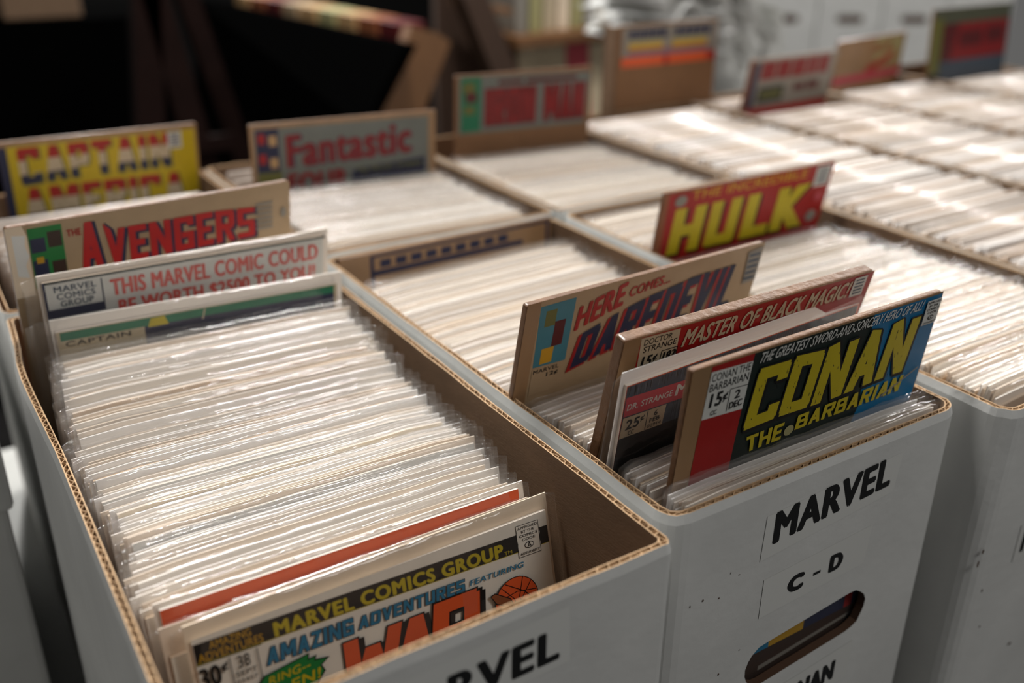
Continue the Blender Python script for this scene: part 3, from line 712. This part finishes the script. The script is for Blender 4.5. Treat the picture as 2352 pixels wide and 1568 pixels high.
divider('divider board with red capitals and green corner panel above bare brown card', (.2473, .6218, .0763), -6.53, -3, .158, a, th=.004)

# red and white divider, and the yellowish one behind it
a = Art(); a.rect(0, 0, 166, 200, 'ink_grey'); a.rect(0, 0, 6, 200, 'ink_brown'); a.rect(6, 4, 18, 62, 'ink_navy')

for x0, x1 in ((21, 48), (51, 76), (79, 106), (109, 128), (131, 151)): a.rect(x0, 4, x1, 27, 'ink_dkred')
a.rect(24, 36, 72, 56, 'ink_dkgreen'); a.rect(28, 42, 68, 50, 'ink_olive')
a.rect(90, 37, 112, 46, 'ink_maroon'); a.rect(116, 36, 140, 46, 'ink_maroon'); a.rect(6, 62, 166, 72, 'ink_red')
divider('blurred divider board with red lettering and a dark green block, right of the brown card', (.6607, .6218, .0603), 3.28, -9, .166, a, th=.004)
a = Art(); a.rect(0, 0, 176, 200, 'chip_face'); a.rect(100, 4, 170, 40, 'ink_khaki'); a.poly([(96, 16), (140, 9), (142, 17), (98, 25)], 'ink_brown'); a.poly([(80, 44), (150, 22), (154, 31), (82, 56)], 'ink_red'); a.rect(0, 50, 176, 62, 'ink_pink')
divider('blurred yellowish divider board with a red diagonal stroke', (.8797, .6762, .0623), 8, -3, .176, a, th=.004)
a = Art(); a.rect(0, 0, 200, 200, 'ink_dkgreen'); a.rect(0, 0, 200, 22, 'ink_moss'); a.rect(0, 14, 26, 90, 'ink_olive'); a.rect(28, 22, 197, 74, 'ink_dkred'); a.poly([(28, 22), (66, 22), (50, 74), (28, 74)], 'ink_maroon')
a.rect(70, 34, 130, 56, 'ink_maroon'); a.rect(140, 32, 186, 54, 'ink_maroon'); a.rect(28, 74, 197, 200, 'ink_slate')
divider('far right divider board, green above and dark red below', (1.0427, .6525, .0978), 2.91, 4, .2, a, th=.004)

# low board at the back of the second box
a = Art(); a.rect(0, 0, 188, 200, 'chip_face'); a.rect(24, 2, 186, 190, 'ink_navy'); a.rect(27, 4.0, 183, 188, 'chip_face'); 
for i in range(9): a.rect(32+13*i, 6.4, 41+13*i, 12.4, 'ink_navy')
a.rect(26, 14, 160, 18, 'ink_navy')
divider('low brown divider with a navy frame at the back of the C - D box', (.0105, .372, .004), 2, -1, .188, a, th=.0035)

# tall cardboard divider with folded left flange
rt = empty('cardboard_divider', (.58, .700, ZR-.2), 'tall bare brown cardboard divider with a colourful strip across its top', 'divider')
mb = MB(); mb.box(-.067, .094, 0, .004, 0, .3, 'kraft_board')
obj('panel', mb, rt)
mb = MB(); mb.hexa([(-.094, -.012, 0), (-.068, .000, 0), (-.068, .004, 0), (-.094, -.008, 0)], [(-.094, -.012, .303), (-.068, 0, .3), (-.068, .004, .3), (-.094, -.008, .303)], 'kraft'); obj('flange', mb, rt)
a = Art(); a.rect(0, 0, 152, 46, 'ink_grey')

for i in range(5): a.rect(10+12.4*i, 3, 20+12.4*i, 14, 'ink_navy'); a.rect(82+12.4*i, 3, 92+12.4*i, 14, 'ink_navy')
a.rect(10, 16, 64, 20, 'ink_khaki'); a.rect(78, 16, 136, 20, 'ink_khaki'); a.rect(10, 20, 64, 27, 'ink_gold'); a.rect(78, 20, 136, 27, 'ink_gold')
a.rect(10, 27, 140, 33, 'ink_violet'); a.rect(0, 35, 152, 46, 'ink_orange'); a.rect(66, 35, 74, 46, 'ink_red'); a.rect(138, 35, 152, 46, 'ink_red')
o = obj('pasted_strip', a.mb, rt, (-.060, -.0003, .298)); o['label'] = 'pasted printed strip in blue, gold and orange'

# ------------------------------------------------------------------ comics whose covers can be seen
def shown_comic(label, tl, yaw, tilt, art, cw=.168, bw=.182, cx=None, drop=.007, board='board', group=None, brd=.174, btop=.0015):
    """bagged comic; tl = upper left corner of the bag; the cover hangs DROP under the bag's top"""
    t, yw = math.radians(tilt), math.radians(yaw)
    R = Matrix.Rotation(yw, 4, 'Z') @ Matrix.Rotation(-t, 4, 'X')
    foot = Vector((tl[0], tl[1], tl[2]+ZR)) + (R @ Vector((bw/2, 0, -BH)))
    root = empty('bagged_comic', foot, label, 'comic', group); root.rotation_euler = R.to_euler()
    x0 = -bw/2+(cx if cx is not None else (bw-cw)/2)
    p = MB(); p.box(x0, x0+cw, -.0008, .0010, .008, BH-drop, 'paper'); obj('comic_book', p, root)
    p = MB(); bx = max(-bw/2+.002, x0-.002); p.box(bx, bx+brd, .0012, .0019, .004, BH-btop, board); obj('backing_board', p, root)
    obj('cover_art', art.mb, root, (x0, -.0009, BH-drop))
    o = obj('plastic_bag', bag_mesh(len(label)*7 % 97, w=bw, th=.0052), root, (0, .0004, 0))
    return root

# front comic of the left box
a = Art(rot=.0437); a.poly([(0, -2), (168, -7), (168, 230), (0, 235)], 'ink_white')
a.poly([(0, .2), (168, .2), (168, 9), (0, 9)], 'ink_black'); a.rect(0, 9, 26, 9.6, 'ink_black'); a.rect(0, 8.8, 168, 9.1, 'ink_yellow')
a.text('AMAZING', 6, .7, 22.8, 4.2, 'ink_gold', .012); a.text('ADVENTURES', 1, 4.8, 27.2, 8.4, 'ink_gold', .012)
a.text('MARVEL COMICS GROUP', 31.8, 1.9, 142.4, 8.5, 'ink_yellow', .062); a.text('TM', 142.8, 6.4, 147, 8.2, 'ink_yellow', .0)
a.poly([(150.2+(i % 2)*.5+j[0], j[1]) for i, j in enumerate([(0, -4.2), (12.6, -4.2), (12.6, -1), (12.6, 2), (12.6, 5), (12.6, 8), (12.6, 12), (0, 12), (0, 8), (0, 5), (0, 2), (0, -1)])], 'ink_white')
a.frame(150.2, -4.2, 163, 12, .3, 'ink_black')
for i, s in enumerate(('APPROVED', 'BY THE', 'COMICS', 'CODE')): a.text(s, 151+(.2, 2, .6, 2)[i], -3.2+2*i, 162.4-(.2, 2, .6, 2)[i], -1.9+2*i, 'ink_black', .03)
a.oval(156.6, 6.6, 2.6, 1.7, 'ink_black', 18); a.oval(156.6, 6.6, 2.2, 1.3, 'ink_white', 18); a.text('A', 155.3, 5.2, 157.9, 8, 'ink_black', .02); a.text('AUTHORITY', 151.2, 9.6, 162.2, 10.9, 'ink_black', .03)
for s, x0, x1, y0, y1 in (('AMAZING', 26.4, 64.8, 11.8, 19.2), ('ADVENTURES', 67, 119.6, 12.4, 18.2)):
    f = quadmap((x0+1.2, y0), (x1+.6, y0-.2), (x0, y1), (x1, y1-.2))
    a.block(s, f, 'ink_black', wt=.30, ht=.2, grow=.04, gap=.12); a.block(s, f, 'ink_cyan', wt=.30, ht=.2, gap=.12)
a.text('TM', 118, 18, 122, 19.8, 'ink_black'); a.text('FEATURING', 122.4, 13.8, 151.6, 16.6, 'ink_cyan', .03, .25)
for s, x0, x1, y0 in (('W', 55, 84, 21.6), ('A', 80, 101, 21.4), ('R', 99, 124, 18.8)):
    f = quadmap((x0+4, y0), (x1+3, y0-.4), (x0-2, 50), (x1-1, 50))
    a.block(s, lambda u, v: (f(u, v)[0]+2, f(u, v)[1]+1.2), 'ink_black', wt=.34, ht=.2, grow=.03); a.block(s, f, 'ink_black', wt=.34, ht=.2, grow=.025); a.block(s, f, 'ink_orange', wt=.34, ht=.2)
a.rect(12.2, 9.6, 12.6, 26, 'ink_black'); a.rect(23.4, 9.6, 23.8, 24, 'ink_black')
a.text('30', 0, 10.4, 8.2, 19.4, 'ink_black', .03); a.text('¢', 8.6, 10.8, 11.4, 15, 'ink_black', .03)
a.text('38', 15.2, 10.2, 20.2, 15.6, 'ink_black', .0); a.text('SEPT', 13.6, 16.8, 22.4, 19, 'ink_black', .0); a.text('02457', 13.2, 20.2, 22, 22, 'ink_black', .0)
a.poly([(20, 27), (24, 22.6), (44, 19.6), (43.4, 22), (47, 21.6), (46.2, 23.4), (52.4, 24.4), (48.4, 27), (49.6, 30), (44, 36), (18, 40)], 'ink_black')
a.poly([(20.6, 27.2), (24.4, 23), (43.4, 20.2), (42.6, 22.6), (46.2, 22.2), (45.4, 23.9), (51, 24.8), (47.7, 26.8), (48.8, 29.8), (43.6, 35.4), (18.6, 39.4)], 'ink_green')
a.text('RING--', 25.4, 23.8, 43.4, 27.6, 'ink_yellow', .03, .15, -1.2); a.text('EN!', 34, 28.4, 47, 33.4, 'ink_yellow', .04, .15, -1)
a.oval(145.6, 31.8, 12.2, 12.4, 'ink_black'); a.oval(145.6, 31.8, 11.8, 12, 'ink_orange')
for pts in ([(138, 23), (144, 30), (148, 43)], [(134.4, 29), (146, 27), (156.8, 29)], [(150, 20.6), (147, 30), (150, 43)], [(154, 24), (146, 34), (136, 38)], [(140, 21.4), (150, 28), (157, 36)], [(134, 34), (146, 33), (157.4, 34)]): a.line(pts, .4, 'ink_black')
a.poly([(131.4, 24.6), (134, 23.8), (142, 29), (143.4, 32.4), (140, 33), (134, 29.6)], 'ink_black'); a.poly([(131.9, 25), (134, 24.3), (141.6, 29.3), (142.8, 32), (140, 32.5), (134.3, 29.2)], 'ink_brown')
# upper left corner of the bag
shown_comic('bagged comic facing front, white cover with black banner and orange block title', (-.1920, .0690, -.0145), 1.14, 13.2, a, cx=.0072, drop=.0086, board='board_aged', brd=.1725, btop=.0010)
# white board, then the comic with the orange strip
a = Art(); a.rect(0, 0, 168, 240, 'ink_white')
shown_comic('bagged comic with a plain white top, just behind the black-banner comic', (-.199, .0782, -.0185), .3, 12.6, a, drop=.014)
a = Art(); a.rect(0, 0, 168, 240, 'ink_white'); a.rect(0, 0, 168, 11, 'ink_orange'); a.rect(130, 6, 160, 6.6, 'ink_brown')
shown_comic('bagged comic with an orange strip along its top edge', (-.199, .0862, -.0130), -.5, 12.2, a, cx=.0075, drop=.0032, btop=.0008)
# raised comics at the back of the left box
a = Art(); a.rect(0, 0, 168, 240, 'ink_ltgrey'); a.rect(0, 0, 169.5, 1.6, 'ink_dkgreen'); a.rect(0, 0, 1.4, 24, 'ink_navy'); a.rect(1.4, 18.2, 32, 24, 'ink_navy'); a.rect(31.2, 2.6, 32, 24, 'ink_navy')
for i, s in enumerate(('MARVEL', 'COMICS', 'GROUP')): a.text(s, 5.6+(0, 1, 2.4)[i], 3.4+4.8*i, 28.6-(0, 1, 2.4)[i], 7.4+4.8*i, 'ink_slate', .03)
a.text('THIS MARVEL COMIC COULD', 36, 4.6, 164.4, 15.8, 'ink_printred', .035); a.text('BE WORTH $2500 TO YOU!', 39, 19, 162.4, 30, 'ink_printred', .035)
shown_comic('raised bagged comic with red capitals on white and a boxed corner, before the worn divider', (-.1974, .3274, .0452), -.89, -9, a, cx=.0103, drop=.0041, btop=.0004)
a = Art(); a.rect(0, 0, 168, 240, 'ink_ivory'); a.rect(2, .8, 166, 240, 'ink_navy'); a.rect(2, .8, 166, 6.2, 'ink_grn'); a.rect(2, 6.2, 48, 40, 'ink_ivory'); a.text('CAPTAIN', 4, 7, 40, 10.4, 'ink_print', .04)
a.poly([(52, 1.4), (60, 1), (62, 7), (50, 7)], 'ink_yellow'); a.line([(84, 1), (82, 8)], .8, 'ink_ivory')
shown_comic('raised bagged comic showing a thin green strip, just before the red-lettered one', (-.2007, .3206, .0206), -3.69, -7, a, cx=.0150, drop=.0075, btop=.0004)
# the bagged comic between the two tall dividers
a = Art(); a.rect(0, 0, 170, 240, 'ink_orange'); a.rect(.3, .5, 169, 240, 'ink_slate'); a.poly([(0, 30), (169, 33), (169, 240), (0, 240)], 'ink_black')
rn = random.Random(9); a.k += 1; a.hold = True
for i in range(150): x = rn.uniform(1, 168); a.line([(x, .6+rn.uniform(0, 1)), (x+rn.uniform(-.4, .4), 4+rn.uniform(0, 3))], .22, rn.choice(['ink_black', 'ink_steel', 'ink_black']))
for i in range(60): x = rn.uniform(32, 160); a.line([(x, 19), (x+rn.uniform(-.4, .4), 24+rn.uniform(0, 9))], .25, rn.choice(['ink_black', 'ink_steel', 'ink_black']))
a.hold = False
a.poly([(.8, 6.6), (100, 11.5), (100, 21.5), (.8, 17.4)], 'ink_pink')
a.text('DR. STRANGE', 2.2, 10.8, 31.2, 14.2, 'ink_ltgrey', .02, .1, .9); a.text('MASTER', 33, 9.4, 78, 16, 'ink_ltgrey', .05, .12, 2)
a.poly([(.9, 18), (28.6, 18.9), (28, 30.4), (.3, 29.6)], 'ink_ivory'); a.rect(16.3, 18.5, 16.8, 29.8, 'ink_print')
a.text('25', 3, 19.8, 11.6, 25.6, 'ink_print', .04, .06); a.text('¢', 12.2, 20, 14.8, 23.6, 'ink_print', .02); a.text('CC', 5.4, 26.4, 9, 29, 'ink_print', .02)
a.text('6', 21, 19.8, 23.2, 23, 'ink_print', .02); a.text('FEB', 18.6, 23.8, 25.2, 26.2, 'ink_print', .02); a.text('02914', 17.6, 27.2, 26.6, 29.2, 'ink_print', .0)
shown_comic('bagged comic with a pink banner and price box, behind the yellow-lettered divider', (.0065, .0524, .0492), 3.71, -7.5, a, cw=.170, bw=.184, cx=.0083, drop=.0070, btop=.0006)
# the cover that shows through the hand hole
a = Art(); a.rect(0, 70, 172, 112, 'ink_navy'); a.rect(40, 70, 72, 112, 'ink_cyan'); a.rect(66, 70, 92, 112, 'ink_gold'); a.rect(124, 70, 130, 106, 'ink_red'); a.rect(0, 106, 172, 240, 'ink_umber'); a.poly([(60, 116), (140, 110), (140, 112), (60, 119)], 'ink_grey')
rt = shown_comic('frontmost bagged comic of the C - D box, its cover seen through the hand hole', (.0155, .0155, .0005), .0, .5, a, drop=.008)

# ------------------------------------------------------------------ what stands behind the boxes
def plank(pts, th, mname, name, parent, d=(0, 1, 0)):
    """board with the outline PTS (world, rim-relative) and thickness TH along D"""
    o = parent.location if parent else Vector((0, 0, 0)); n = len(pts); mb = MB()
    A = [(p[0]-o.x, p[1]-o.y, p[2]+ZR-o.z) for p in pts]; B = [(a+d[0]*th, b+d[1]*th, c+d[2]*th) for a, b, c in A]
    mb.add(A+B, [tuple(range(n)), tuple(range(n, 2*n))[::-1]]+[((i+1) % n, i, n+i, n+(i+1) % n) for i in range(n)], mname)
    return obj(name, mb, parent)

# black-draped display bin with one slanted wooden end
t = empty('display_bin', (.55, 1.45, 0), 'black display bin with a slanted tan wooden end board, behind the grey divider', 'bin')
plank([(.560, 1.36, -.005), (.470, 1.36, -.14), (.42, 1.36, -1.04), (.34, 2.3, -1.04), (.46, 2.3, .0)], .03, 'black_cloth', 'cloth_front', t, (.9, .1, 0))
plank([(.595, 1.40, .022), (.650, 1.40, .006), (.675, 1.40, -.012), (.617, 1.40, -.128), (.56, 1.40, -.3), (.47, 1.40, -.3), (.531, 1.40, -.12)], .03, 'wood', 'end_board', t)
for i in range(9):
    u = i/9; x, y = lerp(.625, .545, u), lerp(1.50, 2.22, u)
    mb = bevel_box(['ink_maroon', 'ink_brown', 'ink_tan', 'ink_khaki', 'ink_tan', 'ink_cream'][i % 6], -.035, .035, -.03, .03, 0, .26, .002)
    o = obj('magazine', mb, None, (x, y, ZR-.240), (0, 0, 1.67))
    tag(o, 'upright magazine in the black display bin, {} back from the wooden end'.format(ORD(i+1)), 'magazine', 'magazines in the black bin')
# dark easel legs
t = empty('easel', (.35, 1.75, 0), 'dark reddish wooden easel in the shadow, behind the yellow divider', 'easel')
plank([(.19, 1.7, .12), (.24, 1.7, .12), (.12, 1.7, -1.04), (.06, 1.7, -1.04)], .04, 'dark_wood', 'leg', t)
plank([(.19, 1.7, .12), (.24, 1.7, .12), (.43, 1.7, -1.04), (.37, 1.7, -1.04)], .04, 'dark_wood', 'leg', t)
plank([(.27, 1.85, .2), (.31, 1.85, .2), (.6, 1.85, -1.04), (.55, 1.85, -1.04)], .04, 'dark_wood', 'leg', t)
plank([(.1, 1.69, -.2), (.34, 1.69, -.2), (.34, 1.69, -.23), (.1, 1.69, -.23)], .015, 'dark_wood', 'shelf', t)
t = empty('carton', (.14, 2.5, ZR-.3), 'small tan carton in the far upper left corner', 'box')
mb = bevel_box('kraft', -.09, .09, 0, .2, .25, .47, .004); obj('body', mb, t)
mb = bevel_box('black_cloth', -.3, .3, -.03, .3, -.74, .249, .004); obj('plinth', mb, t)

# wooden shelf rack with slanted end
t = empty('shelf_rack', (1.05, 1.55, 0), 'brown wooden shelf rack with a slanted end board, behind the brown-based divider', 'rack')
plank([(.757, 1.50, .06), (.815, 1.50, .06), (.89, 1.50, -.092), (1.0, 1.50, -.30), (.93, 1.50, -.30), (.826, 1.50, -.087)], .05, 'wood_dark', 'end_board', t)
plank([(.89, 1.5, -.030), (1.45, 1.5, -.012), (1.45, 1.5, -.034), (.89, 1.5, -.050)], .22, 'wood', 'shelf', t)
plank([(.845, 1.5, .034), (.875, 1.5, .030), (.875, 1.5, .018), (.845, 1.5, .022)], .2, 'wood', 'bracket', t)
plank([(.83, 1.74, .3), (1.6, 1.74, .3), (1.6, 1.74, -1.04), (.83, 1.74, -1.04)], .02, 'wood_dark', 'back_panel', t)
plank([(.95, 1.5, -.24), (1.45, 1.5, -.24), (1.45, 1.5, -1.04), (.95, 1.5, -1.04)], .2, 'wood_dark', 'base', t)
cs = ['ink_grey', 'ink_khaki', 'ink_ivory', 'board_aged', 'ink_khaki', 'ink_grey', 'ink_ivory', 'ink_violet', 'ink_khaki', 'board_aged', 'ink_grey', 'ink_ivory', 'ink_khaki', 'ink_grey']
for i in range(14):
    mb = bevel_box(cs[i], -.013, .013, 0, .15, 0, .2, .001)
    o = obj('magazine', mb, None, (.93+i*.036, 1.55, ZR-.0295+.0012*i), (0, 0, -.1))
    tag(o, 'pale magazine standing on the rack shelf, {} from its left end'.format(ORD(i+1)), 'magazine', 'magazines on the rack shelf')
cs = ['ink_ivory', 'ink_ivory', 'ink_pink', 'ink_ivory', 'ink_orange', 'ink_ivory', 'ink_steel']
for i in range(7):
    mb = bevel_box(cs[i], -.030, .030, 0, .01, 0, .185, .001)
    o = obj('magazine', mb, None, (.945+i*.062, 1.52, ZR-.2395), (-.1, 0, 0))
    tag(o, 'magazine facing out below the rack shelf, {} from the slanted end'.format(ORD(i+1)), 'magazine', 'magazines below the rack shelf')

# bundle of clear plastic sleeves bent in an arc
t = empty('sleeve_bundle', (.915, 1.05, ZR-.24), 'bundle of clear plastic sleeves bent over in an arc, behind the cardboard divider', 'plastic sleeves')
for k in range(6):
    rr = .13+.022*k; mb = MB(); vs = []; n = 22; rn = random.Random(k)
    for i in range(n+1):
        an = math.radians(lerp(112, -12, i/n)); j = 1+.05*math.sin(i*1.3+k*2)+rn.uniform(-.03, .03)
        x, z = rr*j*math.cos(an), rr*1.25*j*math.sin(an)
        for q in (0, .08, .16, .24): vs.append((x+rn.uniform(-.004, .004), -.05+q+rn.uniform(-.006, .006), z+.1))
    fs = [(4*i+j, 4*i+4+j, 4*i+5+j, 4*i+1+j) for i in range(n) for j in range(3)]
    mb.add(vs, fs, 'bag_soft', True)
    o = obj('sleeve', mb, t)
    md = o.modifiers.new('thickness', 'SOLIDIFY'); md.thickness = .0012

# stacked white comic boxes in the far right
k = 0
ax = Vector((.857, -.515, 0))
for row in range(2):
    for c in range(7):
        p = Vector((1.97, 2.70, 0))+ax*.236*c
        zb = -.34-.30*(1-row)+.0
        root = empty('storage_box', (p.x, p.y, ZR+zb), 'white storage box in the far stack, {} from the left in the {} row'.format(ORD(c+1), ('lower', 'upper')[row]), 'box', 'white storage boxes stacked at the back', (0, 0, math.atan2(ax.y, ax.x)))
        mb = bevel_box('box_white', -.116, .116, 0, .38, 0, .292, .004); obj('carton', mb, root)
        a = Art(-.0006); a.poly([(q[0]*1000, -q[1]*1000) for q in stadium(-.035, .175, .035, .175, .014)], 'kraft_dark'); o = obj('painted_hole', a.mb, root)  # no opening cut: flat dark oval painted for the shade inside
        k += 1
t = empty('storage_table', (2.55, 2.55, 0), 'dark table under the far stack of white storage boxes', 'table')
mb = MB(); mb.box(-1.1, 1.1, -.05, .6, 0, ZR-.642, 'black_cloth'); o = obj('cloth_skirt', mb, t, (0, 0, 0)); t.rotation_euler = (0, 0, math.atan2(ax.y, ax.x))
